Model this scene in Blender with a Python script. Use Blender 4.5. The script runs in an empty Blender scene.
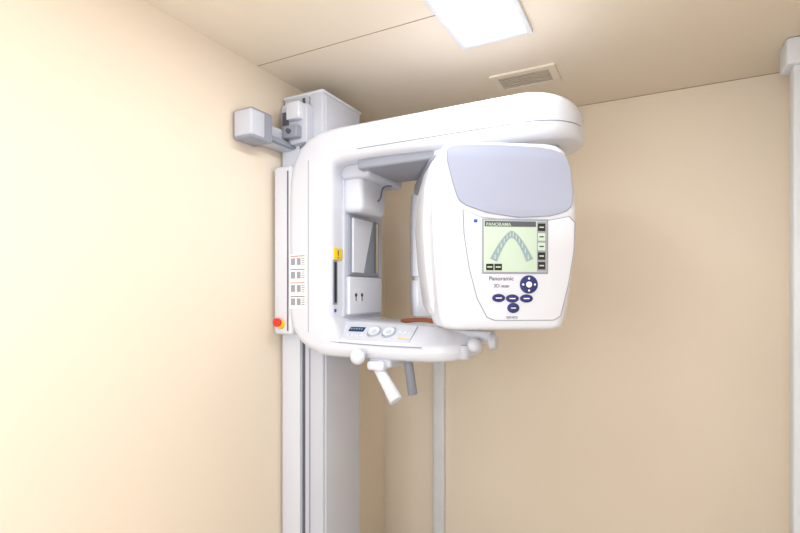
import bpy, bmesh, math
from mathutils import Vector, Matrix

sc = bpy.context.scene
sc.view_settings.view_transform = 'Standard'
sc.view_settings.look = 'None'
sc.view_settings.exposure = 0.0

# ------------------------------------------------------------------ materials
def lin(c):
    return tuple(((v/255)/12.92 if v/255 <= 0.04045 else (((v/255)+0.055)/1.055)**2.4) for v in c)

def mat(name, rgb, rough=0.5, metal=0.0, emit=0.0, var=0.03, scale=8.0, bump=0.0, bscale=300, coat=0.0):
    m = bpy.data.materials.new(name); m.use_nodes = True
    nt = m.node_tree; b = nt.nodes['Principled BSDF']
    c = lin(rgb)
    tc = nt.nodes.new('ShaderNodeTexCoord')
    n = nt.nodes.new('ShaderNodeTexNoise'); n.inputs['Scale'].default_value = scale
    n.inputs['Detail'].default_value = 3
    nt.links.new(tc.outputs['Object'], n.inputs['Vector'])
    r = nt.nodes.new('ShaderNodeValToRGB')
    r.color_ramp.elements[0].position = 0.3; r.color_ramp.elements[1].position = 0.7
    r.color_ramp.elements[0].color = tuple(v*(1-var) for v in c)+(1,)
    r.color_ramp.elements[1].color = tuple(min(1, v*(1+var)) for v in c)+(1,)
    nt.links.new(n.outputs['Fac'], r.inputs['Fac'])
    nt.links.new(r.outputs['Color'], b.inputs['Base Color'])
    b.inputs['Roughness'].default_value = rough
    b.inputs['Metallic'].default_value = metal
    b.inputs['Coat Weight'].default_value = coat
    if emit > 0:
        b.inputs['Emission Color'].default_value = c+(1,)
        b.inputs['Emission Strength'].default_value = emit
    if bump > 0:
        n2 = nt.nodes.new('ShaderNodeTexNoise'); n2.inputs['Scale'].default_value = bscale
        nt.links.new(tc.outputs['Object'], n2.inputs['Vector'])
        bp = nt.nodes.new('ShaderNodeBump'); bp.inputs['Strength'].default_value = bump
        bp.inputs['Distance'].default_value = 0.001
        nt.links.new(n2.outputs['Fac'], bp.inputs['Height'])
        nt.links.new(bp.outputs['Normal'], b.inputs['Normal'])
    return m

M_wall = mat('wall_cream', (232, 219, 202), 0.8, var=0.006, scale=1.0)
M_ceil = mat('ceiling_beige', (230, 218, 201), 0.85, var=0.006, scale=1.0)
M_floor = mat('vinyl_floor', (212, 207, 198), 0.5, var=0.03, scale=20)
M_trim = mat('trim_white', (222, 226, 232), 0.45)
M_seam = mat('seam_dark', (160, 145, 124), 0.9)
M_white = mat('machine_white', (213, 217, 229), 0.26, var=0.004, coat=0.35)
M_col = mat('column_grey_white', (196, 200, 213), 0.36, var=0.004)
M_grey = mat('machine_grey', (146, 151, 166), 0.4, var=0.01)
M_dgrey = mat('machine_dark_grey', (82, 85, 98), 0.5)
M_black = mat('black_plastic', (20, 20, 26), 0.4)
M_navy = mat('navy_button', (26, 40, 104), 0.35)
M_visor = mat('visor_blue_grey', (160, 167, 190), 0.16, var=0.01, coat=0.5)
M_lcd = mat('lcd_green_grey', (182, 200, 184), 0.3, emit=0.15, var=0.01)
M_lcdline = mat('lcd_drawing', (140, 160, 172), 0.5)
M_caption = mat('caption_grey', (120, 122, 134), 0.5)
M_mirror = mat('mirror', (205, 210, 212), 0.06, metal=1.0, var=0.0)
M_yellow = mat('warning_yellow', (240, 200, 20), 0.5)
M_red = mat('red_button', (225, 50, 40), 0.35)
M_copper = mat('copper_brown', (150, 84, 50), 0.35, metal=0.4)
M_label = mat('label_white', (240, 240, 240), 0.5)
M_blue = mat('logo_blue', (50, 70, 190), 0.5)
M_disp = mat('small_display', (16, 50, 90), 0.2, emit=0.1)
M_lamp = mat('lamp_diffuser', (250, 249, 244), 0.5, emit=0.6, var=0.0)
M_tube = mat('lamp_tube', (255, 255, 255), 0.5, emit=6.0, var=0.0)
M_vent = mat('vent_frame', (228, 218, 202), 0.5)
M_slat = mat('vent_slat', (196, 184, 166), 0.5)
M_fill_panel = mat('fill_panel_glow', (225, 235, 245), 0.3, emit=1.0, var=0.0)  # glowing sheet of the added fill panel, not a known window

# ------------------------------------------------------------------ helpers
PARENT = [None]
XF = [Matrix.Identity(4)]

def group(name, loc):
    e = bpy.data.objects.new(name, None); e.empty_display_size = 0.1
    e.location = loc; sc.collection.objects.link(e); return e

def adopt(o):
    if PARENT[0]:
        o.parent = PARENT[0]
        o.matrix_parent_inverse = Matrix.Translation(-Vector(PARENT[0].location))

def finish(name, bm, m, smooth=True, angle=35):
    bmesh.ops.recalc_face_normals(bm, faces=bm.faces)
    me = bpy.data.meshes.new(name)
    bm.transform(XF[0])
    bm.to_mesh(me); bm.free()
    me.materials.append(m)
    if smooth:
        me.polygons.foreach_set('use_smooth', [True]*len(me.polygons))
        me.set_sharp_from_angle(angle=math.radians(angle))
    o = bpy.data.objects.new(name, me); sc.collection.objects.link(o)
    adopt(o)
    return o

def box(name, x0, x1, y0, y1, z0, z1, m, bev=0.0, seg=3):
    bm = bmesh.new()
    bmesh.ops.create_cube(bm, size=1)
    for v in bm.verts:
        v.co = Vector((x0+(v.co.x+.5)*(x1-x0), y0+(v.co.y+.5)*(y1-y0), z0+(v.co.z+.5)*(z1-z0)))
    if bev > 0:
        bmesh.ops.bevel(bm, geom=bm.edges[:], offset=bev, segments=seg, affect='EDGES', profile=0.5)
    return finish(name, bm, m)

def rrect(w0, w1, h0, h1, r, n=6):
    r = max(0.0005, min(r, (w1-w0)*.499, (h1-h0)*.499))
    pts = []
    for cx, cy, a0 in ((w1-r, h1-r, 0), (w0+r, h1-r, 90), (w0+r, h0+r, 180), (w1-r, h0+r, 270)):
        for i in range(n+1):
            a = math.radians(a0+90*i/n)
            pts.append((cx+r*math.cos(a), cy+r*math.sin(a)))
    return pts

def loft(name, rings, m, angle=40):
    bm = bmesh.new()
    R = [[bm.verts.new(p) for p in ring] for ring in rings]
    n = len(R[0])
    for a, b in zip(R, R[1:]):
        for i in range(n):
            bm.faces.new((a[i], a[(i+1) % n], b[(i+1) % n], b[i]))
    bm.faces.new(R[0]); bm.faces.new(R[-1][::-1])
    return finish(name, bm, m, angle=angle)

def plate(name, pts, y0, y1, m, bev=0.0):
    bm = bmesh.new()
    f = bm.faces.new([bm.verts.new((x, y0, z)) for x, z in pts])
    r = bmesh.ops.extrude_face_region(bm, geom=[f])
    for v in r['geom']:
        if isinstance(v, bmesh.types.BMVert):
            v.co.y = y1
    if bev > 0:
        es = [e for e in bm.edges if all(abs(v.co.y-y0) < 1e-6 for v in e.verts)]
        bmesh.ops.bevel(bm, geom=es, offset=bev, segments=2, affect='EDGES', profile=0.5)
    return finish(name, bm, m)

def rod(name, p0, p1, r0, r1, m, n=24, bev=0.0):
    p0, p1 = Vector(p0), Vector(p1); d = p1-p0; L = d.length
    q = d.to_track_quat('Z', 'Y')
    bev = bev or min(r0, r1)*.3
    prof = [(0, r0-bev), (bev*.3, r0-bev*.3), (bev, r0), (L-bev, r1), (L-bev*.3, r1-bev*.3), (L, r1-bev)]
    rings = []
    for h, r in prof:
        rings.append([p0+q @ Vector((r*math.cos(2*math.pi*i/n), r*math.sin(2*math.pi*i/n), h)) for i in range(n)])
    return loft(name, rings, m)

def ball(name, c, r, m, s=(1, 1, 1)):
    bm = bmesh.new()
    bmesh.ops.create_uvsphere(bm, u_segments=28, v_segments=16, radius=r)
    for v in bm.verts:
        v.co = Vector((v.co.x*s[0]+c[0], v.co.y*s[1]+c[1], v.co.z*s[2]+c[2]))
    return finish(name, bm, m)

def tube(name, pts, r, m, res=12):
    cu = bpy.data.curves.new(name, 'CURVE'); cu.dimensions = '3D'
    cu.bevel_depth = r; cu.bevel_resolution = 4
    sp = cu.splines.new('NURBS'); sp.points.add(len(pts)-1)
    for p, c in zip(sp.points, pts):
        w = XF[0] @ Vector(c); p.co = (*w, 1)
    sp.use_endpoint_u = True; sp.order_u = 3; sp.resolution_u = res
    cu.materials.append(m)
    o = bpy.data.objects.new(name, cu); sc.collection.objects.link(o)
    adopt(o)
    return o

def text(name, s, loc, size, m, rot=None):
    cu = bpy.data.curves.new(name, 'FONT'); cu.body = s; cu.size = size
    cu.extrude = 0.0006; cu.offset = 0.0001; cu.materials.append(m)
    o = bpy.data.objects.new(name, cu); sc.collection.objects.link(o)
    R = rot if rot else Matrix.Rotation(math.radians(90), 4, 'X')
    mw = XF[0] @ Matrix.Translation(loc) @ R
    adopt(o)
    o.matrix_basis = mw
    return o

# ------------------------------------------------------------------ room
X0, X1, Y0, Y1, H = -1.70, 0.594, -1.1, 3.026, 2.5
FZ = -.38           # floor level (whole scene is lifted and scaled to real size at the end)
T = 0.1
box('floor', X0-T, X1+T, Y0-T, Y1+T, FZ-T, FZ, M_floor)
box('ceiling', X0-T, X1+T, Y0-T, Y1+T, H, H+T, M_ceil)
box('wall_left', X0-T, X0, Y0-T, Y1+T, FZ, H, M_wall)
box('wall_back', X0, X1, Y1, Y1+T, FZ, H, M_wall)
box('wall_right', X1, X1+T, Y0-T, Y1+T, FZ, H, M_wall)
box('wall_front', X0, X1, Y0-T, Y0, FZ, H, M_wall)
box('baseboard_left', X0, X0+.012, Y0, Y1, FZ, FZ+.08, M_trim, .003)
box('baseboard_back', X0+.012, X1, Y1-.012, Y1, FZ, FZ+.08, M_trim, .003)
box('baseboard_right', X1-.012, X1, Y0, Y1-.012, FZ, FZ+.08, M_trim, .003)
box('trim_1', X0, X1, 1.777, 1.781, H-.0015, H+.002, M_seam)
box('trim_2', X0, X1, .86, .864, H-.0015, H+.002, M_seam)
box('trim_3', X0, X1, Y1-.003, Y1, H-.003, H, M_seam)

PARENT[0] = group('added_fill_panel', (-.55, Y0, 1.5))  # window-like panel added out of view behind the camera as fill
box('glow_sheet', -1.35, .25, Y0-.001, Y0+.006, .5, 2.1, M_fill_panel)
for n_, a in (('frame_left', (-1.4, -1.35, .5, 2.1)), ('frame_right', (.25, .3, .5, 2.1)),
              ('frame_top', (-1.4, .3, 2.1, 2.15)), ('frame_bottom', (-1.4, .3, .45, .5)), ('panel_bar', (-.57, -.53, .5, 2.1))):
    box(n_, a[0], a[1], Y0, Y0+.03, a[2], a[3], M_trim, .004)
PARENT[0] = None

# ------------------------------------------------------------------ lights
def area(name, loc, rot, sx, sy, power, col):
    l = bpy.data.lights.new(name, 'AREA'); l.shape = 'RECTANGLE'; l.size = sx; l.size_y = sy
    l.energy = power; l.color = col
    o = bpy.data.objects.new(name, l); o.location = loc; o.rotation_euler = rot
    sc.collection.objects.link(o)
    return o

# ------------------------------------------------------------------ ceiling lamp
def troffer(name, x0, x1, y0, y1, power):
    PARENT[0] = group(name, ((x0+x1)/2, (y0+y1)/2, H))
    f = .02
    box('frame_a', x0, x0+f, y0, y1, H-.016, H, M_trim, .003)
    box('frame_b', x1-f, x1, y0, y1, H-.016, H, M_trim, .003)
    box('frame_c', x0+f, x1-f, y0, y0+f, H-.016, H, M_trim, .003)
    box('frame_d', x0+f, x1-f, y1-f, y1, H-.016, H, M_trim, .003)
    box('diffuser', x0+f, x1-f, y0+f, y1-f, H-.004, H-.001, M_lamp)
    xc = (x0+x1)/2; pr = PARENT[0]
    for i, dx in enumerate((-.06, .06)):
        PARENT[0] = pr
        rod('tube_%d' % (i+1), (xc+dx, y0+.05, H-.014), (xc+dx, y1-.07, H-.014), .010, .010, M_tube)
        PARENT[0] = None
        o = area('%s_tube_light_%d' % (name.replace('.', '_'), i+1), (xc+dx, (y0+y1)/2-.01, H-.0245), (0, 0, 0), .02, y1-y0-.14, power/2, (.965, .985, 1))
        PARENT[0] = pr; adopt(o)
    PARENT[0] = None
troffer('ceiling_lamp', -.76, -.45, .86, 2.06, 11.5)
troffer('added_rear_lamp', -.76, -.45, -.9, .3, 12)  # unseen lamp added behind the camera to brighten the room
_o = area('added_fill_light', (-.55, Y0+.05, 1.3), (math.radians(90), 0, 0), 1.6, 1.5, 27, (.95, .975, 1))  # added soft fill from behind the camera, softens the shadows

# ------------------------------------------------------------------ vent
PARENT[0] = group('ceiling_air_vent', (-.58, 2.51, H))
vx0, vx1, vy0, vy1 = -.745, -.425, 2.405, 2.615
box('back', vx0+.02, vx1-.02, vy0+.02, vy1-.02, H-.003, H, M_dgrey)
box('frame_a', vx0, vx1, vy0, vy0+.034, H-.010, H, M_vent)
box('frame_b', vx0, vx1, vy1-.034, vy1, H-.010, H, M_vent)
box('frame_c', vx0, vx0+.034, vy0+.034, vy1-.034, H-.010, H, M_vent)
box('frame_d', vx1-.034, vx1, vy0+.034, vy1-.034, H-.010, H, M_vent)
for i in range(5):
    yy = vy0+.043+i*.0265
    box('slat_%d' % i, vx0+.03, vx1-.03, yy, yy+.014, H-.008, H-.002, M_slat)
PARENT[0] = None

# ------------------------------------------------------------------ conduits
PARENT[0] = group('cable_conduit', (-1.27, 3.0, FZ))
box('channel', -1.312, -1.234, Y1-.035, Y1, FZ, H, M_trim, .008)
box('cover', -1.304, -1.242, Y1-.04, Y1-.033, FZ, H-.002, M_trim, .003)
PARENT[0] = None
PARENT[0] = group('cable_trunking', (.56, 2.7, FZ))
box('channel', .53, X1, 2.66, 2.74, FZ, 2.42, M_trim, .008)
box('ceiling_box', .50, X1, 2.63, 2.77, 2.385, H, M_trim, .012)
PARENT[0] = None

# ------------------------------------------------------------------ X-RAY MACHINE
MACH = group('panoramic_xray_machine', (-1.5, 2.1, FZ))
PARENT[0] = MACH
box('base_plate', -1.69, -1.0, 1.86, 2.38, FZ, FZ+.04, M_col, .01)
box('column_body', -1.688, -1.445, 1.955, 2.30, FZ+.03, 2.40, M_col, .01)
box('column_side_rail', -1.688, -1.575, 1.94, 1.96, FZ+.03, 2.36, M_white, .004)
box('column_groove', -1.567, -1.552, 1.951, 1.958, FZ+.03, 2.38, M_dgrey)
box('column_groove_front', -1.525, -1.52, 1.951, 1.958, FZ+.03, 2.38, M_grey)
box('column_front_cover', -1.45, -1.438, 1.975, 2.285, FZ+.03, 2.385, M_col, .004)
box('column_cap', -1.688, -1.44, 1.95, 2.305, 2.39, 2.405, M_white, .004)
box('wall_bracket_motor_box', -1.70, -1.582, 1.62, 1.757, 2.10, 2.235, M_grey, .012)
box('wall_bracket_box_cover', -1.685, -1.578, 1.612, 1.70, 2.11, 2.225, M_col, .01)
box('wall_bracket_arm', -1.695, -1.62, 1.75, 1.98, 2.12, 2.205, M_col, .006)
box('wall_bracket_arm_lip', -1.63, -1.60, 1.76, 1.96, 2.125, 2.15, M_grey, .004)
box('wall_bracket_plate', -1.66, -1.50, 1.90, 1.96, 2.14, 2.33, M_col, .006)
box('wall_bracket_clamp', -1.62, -1.53, 1.86, 1.91, 2.16, 2.22, M_grey, .006)
box('wall_bracket_clamp_upper', -1.60, -1.52, 1.865, 1.91, 2.25, 2.335, M_white, .006)
box('wall_bracket_shadow_gap', -1.645, -1.61, 1.892, 1.902, 2.16, 2.30, M_dgrey)
rod('wall_bracket_bolt', (-1.575, 1.845, 2.19), (-1.575, 1.865, 2.19), .012, .012, M_dgrey)
box('rear_housing', -1.68, -1.56, 1.865, 2.36, 1.20, 2.03, M_white, .018)
box('rear_housing_seam', -1.589, -1.583, 1.862, 1.868, 1.22, 2.0, M_dgrey)
rod('emergency_button_base', (-1.628, 1.868, 1.252), (-1.628, 1.850, 1.252), .024, .022, M_yellow)
rod('emergency_button', (-1.628, 1.852, 1.262), (-1.628, 1.825, 1.262), .018, .022, M_red)

# C frame
YA, YB = 1.85, 2.34
st = [((-1.28, 1.112), (-1.28, 1.20)), ((-1.40, 1.118), (-1.31, 1.26)), ((-1.47, 1.14), (-1.325, 1.285)),
      ((-1.53, 1.18), (-1.33, 1.30)), ((-1.565, 1.235), (-1.33, 1.33)), ((-1.58, 1.30), (-1.33, 1.37)),
      ((-1.582, 1.45), (-1.33, 1.47)), ((-1.582, 1.65), (-1.33, 1.65)), ((-1.582, 1.86), (-1.33, 1.85)),
      ((-1.578, 1.95), (-1.33, 1.92)), ((-1.56, 2.03), (-1.33, 1.965)), ((-1.525, 2.095), (-1.32, 1.99)),
      ((-1.47, 2.14), (-1.30, 2.003)), ((-1.40, 2.165), (-1.26, 2.01)), ((-1.30, 2.172), (-1.20, 2.01)),
      ((-1.10, 2.172), (-1.08, 2.01)), ((-.90, 2.172), (-.90, 2.005))]
full = [(o, i, YA, YB if k < 10 else YB-.01*(k-9)) for k, (o, i) in enumerate(st)]
cy, hy = 2.055, .205
for x, zi in ((-.75, 1.998), (-.62, 1.99), (-.52, 1.985), (-.46, 1.985)):
    full.append(((x, 2.172), (x, zi), YA, cy+hy))
for k in range(1, 11):
    ph = math.radians(k*8.6)
    hh = hy*math.cos(ph)**.85
    x = -.46+.210*math.sin(ph)
    dz = .075*(1-math.cos(ph))
    full.append(((x, 2.172-dz), (x, 1.985+dz*.3), cy-hh, cy+hh))
rings = []
for O, I, y0, y1 in full:
    O = Vector((O[0], 0, O[1])); I = Vector((I[0], 0, I[1])); L = (I-O).length; d = (I-O)/L
    ring = []
    for s, y in rrect(0, L, y0, y1, .045, 7):
        p = O+d*s; ring.append((p.x, y, p.z))
    rings.append(ring)
loft('c_frame', rings, M_white, 50)
pts = [(x, YA-.0005, 2.048) for x in (-1.18, -1.0, -.8, -.6, -.46)]
for k in range(1, 10):
    ph = math.radians(k*8.6)
    pts.append((-.46+.210*math.sin(ph), cy-hy*math.cos(ph)**.85-.0005, 2.048))
tube('overhead_arm_joint', pts, .0022, M_grey)
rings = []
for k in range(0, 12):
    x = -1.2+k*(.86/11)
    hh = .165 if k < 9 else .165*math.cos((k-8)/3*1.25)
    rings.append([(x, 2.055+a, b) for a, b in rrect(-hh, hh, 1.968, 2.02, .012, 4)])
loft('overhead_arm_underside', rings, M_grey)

# lower arm
def lower_ring(x, ya, yb, zb, zt):
    w = yb-ya
    p = [(ya+.03, zb), (ya+.012, zb+.012), (ya, zb+.035), (ya+.002, zb+.062), (ya+.012, zb+.074),
         (ya+min(.12, w*.35), zt-.006), (ya+min(.135, w*.4), zt), (yb-.02, zt), (yb-.005, zt-.008), (yb, zt-.025), (yb, zb+.03), (yb-.01, zb+.008), (yb-.03, zb)]
    return [(x, y, z) for y, z in p]
rings = [lower_ring(-1.40, 1.852, 2.33, 1.113, 1.26)]
for x in (-1.33, -1.2, -1.05, -.95):
    rings.append(lower_ring(x, 1.846, 2.30 if x < -1.1 else 2.22, 1.110, 1.272-(x+1.33)*.03))
for k in range(0, 10):
    t = k/9; x = -.88+.215*math.sin(t*math.pi/2*.97)
    sh = (1-math.cos(t*math.pi/2*.97))
    rings.append(lower_ring(x, 1.846+.16*sh, 2.2-.14*sh, 1.112+.04*sh, 1.258-.03*sh))
loft('lower_arm', rings, M_white, 50)
sy0, sz0, sy1, sz1 = 1.858, 1.184, 1.966, 1.264
ang = math.atan2(sz1-sz0, sy1-sy0)
SL = Matrix.Translation((0, sy0, sz0)) @ Matrix.Rotation(ang, 4, 'X')
XF[0] = SL
box('control_panel_inset', -1.285, -.93, .015, .122, -.003, .003, M_col, .002)
box('control_panel_display', -1.265, -1.185, .068, .098, .002, .006, M_disp, .001)
for i in range(5):
    box('display_text_%d' % i, -1.258+i*.014, -1.250+i*.014, .080, .086, .0062, .0066, M_lcdline)
for cx in (-1.125, -1.05):
    rod('control_dial', (cx, .068, .001), (cx, .068, .006), .034, .032, M_col)
    rod('control_dial_ring', (cx, .068, .005), (cx, .068, .0075), .029, .028, M_white)
    rod('control_dial_key', (cx, .068, .007), (cx, .068, .010), .012, .011, M_col)
for i in range(4):
    box('control_key_%d' % i, -1.262+i*.024, -1.245+i*.024, .034, .05, .002, .006, M_white, .001)
for i in range(3):
    box('control_key_b_%d' % i, -1.0+i*.022, -.985+i*.022, .07, .085, .002, .006, M_white, .001)
box('panel_caption', -.99, -.93, .03, .035, .002, .004, M_yellow)
XF[0] = Matrix.Identity(4)
tube('lower_arm_seam', [(-1.36, 1.853, 1.182), (-1.1, 1.845, 1.176), (-.95, 1.845, 1.176), (-.86, 1.846, 1.176)], .0022, M_grey)

rod('knob_stem', (-1.147, 1.86, 1.135), (-1.147, 1.82, 1.13), .018, .018, M_col)
ball('knob', (-1.147, 1.805, 1.127), .035, M_white, (1, .8, 1))
box('handle_bracket', -1.13, -1.02, 1.87, 2.06, 1.075, 1.118, M_col, .012)
box('handle_bracket_front', -1.125, -1.04, 1.84, 1.90, 1.065, 1.105, M_white, .012)
rod('patient_handle_near', (-1.095, 1.88, 1.085), (-.975, 1.84, .945), .023, .030, M_white, bev=.006)
rod('patient_handle_far', (-1.02, 2.04, 1.09), (-1.005, 2.06, .93), .021, .023, M_grey, bev=.005)
ball('handle_pivot', (-1.07, 1.87, 1.08), .03, M_white)

box('chin_rest_slide', -.80, -.60, 1.97, 2.05, 1.20, 1.245, M_col, .01)
rod('chin_rest_post', (-.70, 2.0, 1.23), (-.70, 2.0, 1.40), .016, .014, M_grey)
box('chin_rest_cup', -.745, -.655, 1.96, 2.04, 1.385, 1.41, M_white, .012)
ball('chin_rest_knob', (-.66, 1.93, 1.19), .03, M_white)
rod('chin_rest_lock', (-.60, 1.95, 1.205), (-.57, 1.95, 1.205), .035, .03, M_col)
rod('chin_rest_lock_post', (-.70, 1.92, 1.13), (-.70, 1.92, 1.19), .022, .026, M_col)
tube('bite_support_rail', [(-1.08, 2.10, 1.27), (-.95, 2.02, 1.285), (-.86, 1.97, 1.282), (-.76, 1.94, 1.262)], .010, M_copper)

# inner panel
xf = -1.33
box('carriage_panel', xf-.01, xf+.012, 1.955, 2.32, 1.29, 1.98, M_col, .006)
box('carriage_slot', xf-.002, xf+.003, 1.888, 1.906, 1.36, 1.55, M_black)
box('carriage_slot_rim', xf-.002, xf+.0015, 1.88, 1.914, 1.35, 1.56, M_grey)
box('laser_warning_label', xf-.002, xf+.004, 1.885, 1.95, 1.56, 1.615, M_yellow, .001)
text('warning_symbol', '!', (xf+.0045, 1.908, 1.567), .055, M_black,
     Matrix.Rotation(math.radians(90), 4, 'Z') @ Matrix.Rotation(math.radians(90), 4, 'X'))
box('mirror_frame', xf+.008, xf+.022, 1.985, 2.27, 1.49, 1.78, M_grey, .005)
box('positioning_mirror', xf+.02, xf+.025, 2.0, 2.255, 1.505, 1.77, M_mirror)
bm = bmesh.new()
vs = [bm.verts.new(p) for p in ((xf+.026, 2.0, 1.77), (xf+.026, 2.18, 1.77), (xf+.026, 2.09, 1.505), (xf+.026, 2.0, 1.505))]
f = bm.faces.new(vs); r = bmesh.ops.extrude_face_region(bm, geom=[f])
for v in r['geom']:
    if isinstance(v, bmesh.types.BMVert): v.co.x += .012
finish('mirror_shutter', bm, M_white, False)
box('cassette_cover', xf+.008, xf+.03, 1.975, 2.29, 1.30, 1.485, M_white, .008)
for i, y in enumerate((2.03, 2.085)):
    rod('keyhole_%d' % i, (xf+.028, y, 1.395), (xf+.033, y, 1.395), .0095, .0095, M_black)
    box('keyslot_%d' % i, xf+.029, xf+.032, y-.003, y+.003, 1.365, 1.392, M_dgrey)
box('logo_sticker', xf-.001, xf+.002, 1.89, 1.905, 1.315, 1.33, M_blue)
box('head_holder_housing', xf-.005, -1.225, 1.96, 2.20, 1.79, 1.985, M_white, .028, 5)
box('head_holder_collar', xf-.005, -1.17, 1.94, 2.28, 1.945, 2.02, M_col, .02, 4)
tube('temple_clamp_wire', [(-1.222, 2.11, 1.86), (-1.205, 2.11, 1.87), (-1.20, 2.11, 1.92), (-1.18, 2.115, 1.935), (-1.15, 2.12, 1.93)], .004, M_dgrey)

yl = 1.8485
box('instruction_label', -1.562, -1.465, yl, yl+.003, 1.33, 1.59, M_label)
for r_ in range(4):
    z = 1.583-r_*.064
    box('label_rule_%d' % r_, -1.556, -1.471, yl-.0006, yl+.001, z-.004, z, M_red if r_ % 2 == 0 else M_dgrey)
    box('label_pict_%d' % r_, -1.554, -1.528, yl-.0006, yl+.001, z-.045, z-.012, M_grey)
    box('label_pict_b_%d' % r_, -1.518, -1.495, yl-.0006, yl+.001, z-.045, z-.012, M_grey)
    for k in range(4):
        box('label_line_%d_%d' % (r_, k), -1.490, -1.471, yl-.0006, yl+.001, z-.016-.009*k, z-.013-.009*k, M_dgrey)
box('side_panel_seam', -1.452, -1.449, yl+.0003, yl+.003, 1.22, 2.03, M_grey)

# -------- rotating arm, x-ray head and detector (head frame rotated 33 deg)
HX = Matrix.Translation((-.392, 1.487, 0)) @ Matrix.Rotation(math.radians(33), 4, 'Z')
XF[0] = HX
rings = []
for y, z0, z1, hw in ((.14, 1.76, 1.85, .10), (.26, 1.80, 1.89, .11), (.36, 1.85, 1.93, .12), (.46, 1.90, 1.96, .13), (.58, 1.92, 1.975, .135), (.8, 1.92, 1.975, .135), (1.05, 1.915, 1.975, .135), (1.17, 1.90, 1.97, .12), (1.22, 1.89, 1.955, .10)):
    rings.append([(a-.03, y, b) for a, b in rrect(-hw, hw, z0, z1, .02, 5)])
loft('rotating_arm', rings, M_grey)
rod('rotation_hub', (-.02, .66, 1.965), (-.02, .66, 2.02), .15, .15, M_white, n=48)
rings = []
for z, xa, xb, ya, yb in ((1.265, -.145, .07, 1.10, 1.20), (1.285, -.165, .09, 1.07, 1.22), (1.40, -.172, .10, 1.05, 1.23), (1.47, -.170, .10, 1.06, 1.23),
                          (1.475, -.158, .09, 1.07, 1.22), (1.49, -.158, .09, 1.07, 1.22), (1.495, -.17, .1, 1.06, 1.23), (1.80, -.172, .10, 1.06, 1.23), (1.93, -.165, .09, 1.07, 1.22)):
    rings.append([(a, b, z) for a, b in rrect(xa, xb, ya, yb, .03, 5)])
loft('detector_unit', rings, M_white)
box('detector_window', -.06, -.0, 1.045, 1.075, 1.5, 1.72, M_dgrey, .004)

XF[0] = HX @ Matrix.Diagonal((1.04, 1, 1, 1))
rings = []
def hr(z, xa, xb, yf, yb, r=.045):
    rings.append([(a, b, z) for a, b in rrect(xa, xb, yf, yb, r, 8)])
hr(1.289, -.165, .145, .03, .19, .04)
hr(1.292, -.185, .162, .012, .215, .045)
hr(1.302, -.199, .175, .002, .235, .045)
hr(1.33, -.206, .182, .0, .25)
hr(1.38, -.212, .192, .0, .26)
hr(1.45, -.218, .201, .0, .27)
hr(1.54, -.225, .210, .0, .28)
hr(1.62, -.228, .216, .0, .28)
hr(1.66, -.228, .217, .0, .28)
hr(1.72, -.224, .216, .012, .28)
hr(1.78, -.216, .212, .024, .275)
hr(1.83, -.206, .206, .036, .265)
hr(1.860, -.197, .198, .044, .25)
hr(1.876, -.184, .183, .056, .235)
hr(1.884, -.17, .165, .07, .21)
loft('xray_head_body', rings, M_white, 50)
rings = []
for z, xa, xb, yb in ((1.33, -.205, .17, .30), (1.36, -.219, .19, .33), (1.5, -.236, .207, .35), (1.62, -.243, .216, .36), (1.75, -.237, .216, .35), (1.83, -.216, .205, .33), (1.86, -.195, .185, .30)):
    rings.append([(a, b, z) for a, b in rrect(xa, xb, .11, yb, .03, 6)])
loft('xray_head_rear_shell', rings, M_white, 50)

def visor_y(z): return max(0, (z-1.66)*.2) if z < 1.83 else .034+(z-1.83)*.36
def pz(u, v): return ((u-508)/327, 1.4+(294-v)/327)
out = [pz(*p) for p in ((449, 146), (458, 141.5), (500, 140.5), (545, 142.5), (561, 146), (568, 153), (571, 168), (571, 190), (569, 204), (562, 211), (545, 215.5), (515, 217), (485, 213), (465, 206), (457, 200), (452, 180), (448, 158))]
def skin(name, outline, m, lift, thick=.004, n=14):
    zs = sorted(p[1] for p in outline); za, zb = zs[0]+1e-4, zs[-1]-1e-4
    bm = bmesh.new(); rows = []
    N = len(outline)
    for k in range(n+1):
        t = k/n; t = .5-.5*math.cos(math.pi*t)
        z = za+(zb-za)*t
        xs = []
        for i in range(N):
            (xa, z1), (xb, z2) = outline[i], outline[(i+1) % N]
            if (z1-z)*(z2-z) <= 0 and z1 != z2:
                xs.append(xa+(xb-xa)*(z-z1)/(z2-z1))
        a, b = min(xs), max(xs)
        rows.append([(a+(b-a)*j/12, visor_y(z)-lift, z) for j in range(13)])
    V = [[bm.verts.new(p) for p in row] for row in rows]
    for a, b in zip(V, V[1:]):
        for i in range(12):
            bm.faces.new((a[i], a[i+1], b[i+1], b[i]))
    r = bmesh.ops.extrude_face_region(bm, geom=bm.faces[:])
    for v in r['geom']:
        if isinstance(v, bmesh.types.BMVert): v.co.y += thick+lift
    return finish(name, bm, m, angle=30)
skin('visor_seam', [(x*1.014, 1.75+(z-1.75)*1.02) for x, z in out], M_grey, .001, n=20)
skin('visor', out, M_visor, .004, n=24)
XF[0] = HX
fp = [pz(*p) for p in ((460, 211), (478, 218), (515, 222), (548, 220), (568, 216), (574, 222), (573, 250), (567, 285), (559, 316), (552, 320), (492, 320), (484, 317), (474, 298), (466, 268), (461, 235))]
plate('face_plate_seam', [((x-.03)*1.02+.03, 1.46+(z-1.46)*1.018) for x, z in fp], -.0015, .006, M_grey)
plate('face_plate', fp, -.004, .006, M_white, .0015)
def hb(name, u0, u1, v0, v1, y, m, t=.003, bev=0):
    (xa, zb), (xb, za) = pz(u0, v0), pz(u1, v1)
    return box(name, xa, xb, y, y+t, za, zb, m, bev)
hb('screen_bezel', 478, 546, 219, 274, -.0065, M_grey, .004, .0015)
hb('screen', 480, 544, 221, 272, -.0085, M_lcd, .004, .001)
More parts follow.
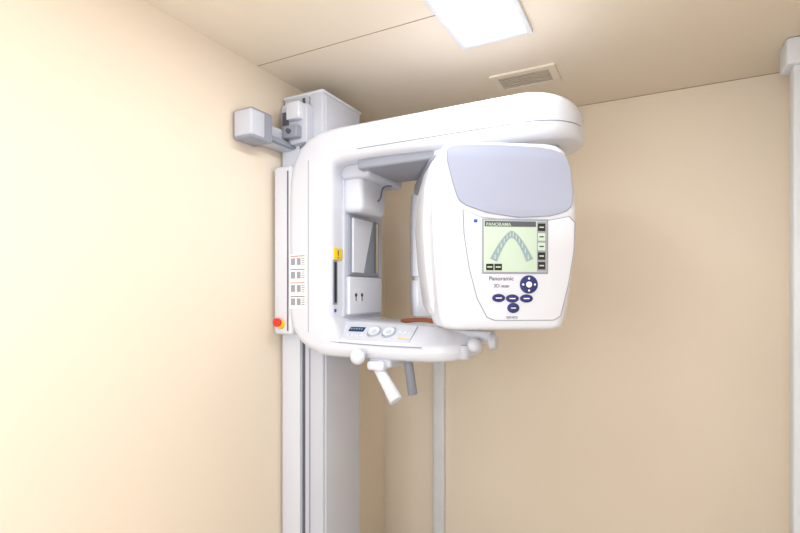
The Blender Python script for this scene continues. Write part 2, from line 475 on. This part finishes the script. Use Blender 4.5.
hb('screen_header', 480.5, 533, 221.5, 227, -.0092, M_dgrey, .001)
text('screen_title', 'PANORAMA', (pz(482, 227)[0], -.0095, pz(483, 226.4)[1]), .014, M_lcd)
hb('screen_sidebar', 534, 543.5, 221.5, 271.5, -.0092, M_grey, .001)
for i in range(5):
    hb('screen_key_%d' % i, 535, 542.5, 223.5+i*9.6, 231+i*9.6, -.0098, M_black if i not in (1, 2) else M_lcd, .001)
    hb('screen_key_text_%d' % i, 536.5, 541, 226.6+i*9.6, 227.8+i*9.6, -.0104, M_lcd if i not in (1, 2) else M_black, .001)
for i in range(2):
    hb('screen_soft_key_%d' % i, 482+i*8.5, 489.5+i*8.5, 264, 270.5, -.0098, M_black, .001)
    hb('screen_soft_key_text_%d' % i, 483.2+i*8.5, 488.1+i*8.5, 266.6, 267.8, -.0104, M_lcd, .001)
bm = bmesh.new(); prev = None
for i in range(33):
    t = -1+2*i/32
    A = pz(508+22*t, 231+28*abs(t)**1.5); B = pz(508+15*t, 238+24*abs(t)**1.7)
    cur = (bm.verts.new((A[0], -.0096, A[1])), bm.verts.new((B[0], -.0096, B[1])))
    if prev: bm.faces.new((prev[0], cur[0], cur[1], prev[1]))
    prev = cur
finish('dental_arch_graphic', bm, M_lcdline, False)
for i in range(12):
    t = -1+2*(i+.5)/12
    x = 508+18.5*t; z = 234.5+26*abs(t)**1.6
    hb('tooth_mark_%d' % i, x-.35, x+.35, z-2.2, z+2.2, -.0102, M_lcd, .001)
text('model_caption', 'Panoramic', (pz(485, 280)[0], -.0055, pz(485, 280.5)[1]), .0185, M_caption)
text('model_caption_small', '3D scan', (pz(490, 287)[0], -.0055, pz(488, 287.5)[1]), .015, M_caption)
hb('head_logo', 470, 473.5, 220, 223, -.0055, M_blue)
def disc(name, u, v, r, y0, y1, m, sx=1.0):
    x, z = pz(u, v); n = 36
    pts = [(x+r*sx*math.cos(2*math.pi*i/n), z+r*math.sin(2*math.pi*i/n)) for i in range(n)]
    return plate(name, pts, y0, y1, m, .0008)
disc('nav_pad', 526, 284.5, .028, -.008, -.003, M_navy)
disc('nav_centre', 526, 284.5, .009, -.0095, -.007, M_label)
for i in range(4):
    disc('nav_mark_%d' % i, 526+6*math.cos(i*math.pi/2), 284.5+6*math.sin(i*math.pi/2), .0032, -.009, -.007, M_label)
for i, (u, v) in enumerate(((495, 298), (509, 298.5), (523.5, 298.5))):
    disc('function_button_%d' % i, u, v, .0125, -.008, -.003, M_navy, 1.6)
    hb('function_mark_%d' % i, u-3, u+3, v-.5, v+.5, -.0086, M_label, .001)
disc('start_button', 510, 308, .0155, -.008, -.003, M_navy, 1.2)
hb('start_mark', 507.5, 512.5, 307.6, 308.4, -.0086, M_label, .001)
text('foot_caption', 'SERVICE', (pz(503, 318)[0], -.0045, pz(499, 318.5)[1]), .010, M_caption)
XF[0] = Matrix.Identity(4)
PARENT[0] = None

w = bpy.data.worlds.new('World'); sc.world = w; w.use_nodes = True
w.node_tree.nodes['Background'].inputs[0].default_value = (.9, .92, 1, 1)
w.node_tree.nodes['Background'].inputs[1].default_value = .5

# ------------------------------------------------------------------ camera
cam = bpy.data.cameras.new('camera'); co = bpy.data.objects.new('camera', cam)
sc.collection.objects.link(co)
co.location = (0, 0, 1.4)
co.rotation_euler = (math.radians(90), 0, math.radians(27.5))
cam.sensor_width = 36; cam.lens = 490/800*36
cam.shift_y = 27.5/800
cam.clip_start = .02
sc.camera = co

# ---- bring the finished scene to real-world size with the floor at z = 0
S = .9
for o in list(sc.objects):
    if o.parent: continue
    l = o.location.copy()
    o.location = ((l.x)*S, (l.y)*S, (l.z-FZ)*S)
    if o.type != 'CAMERA':
        o.scale = (S, S, S)
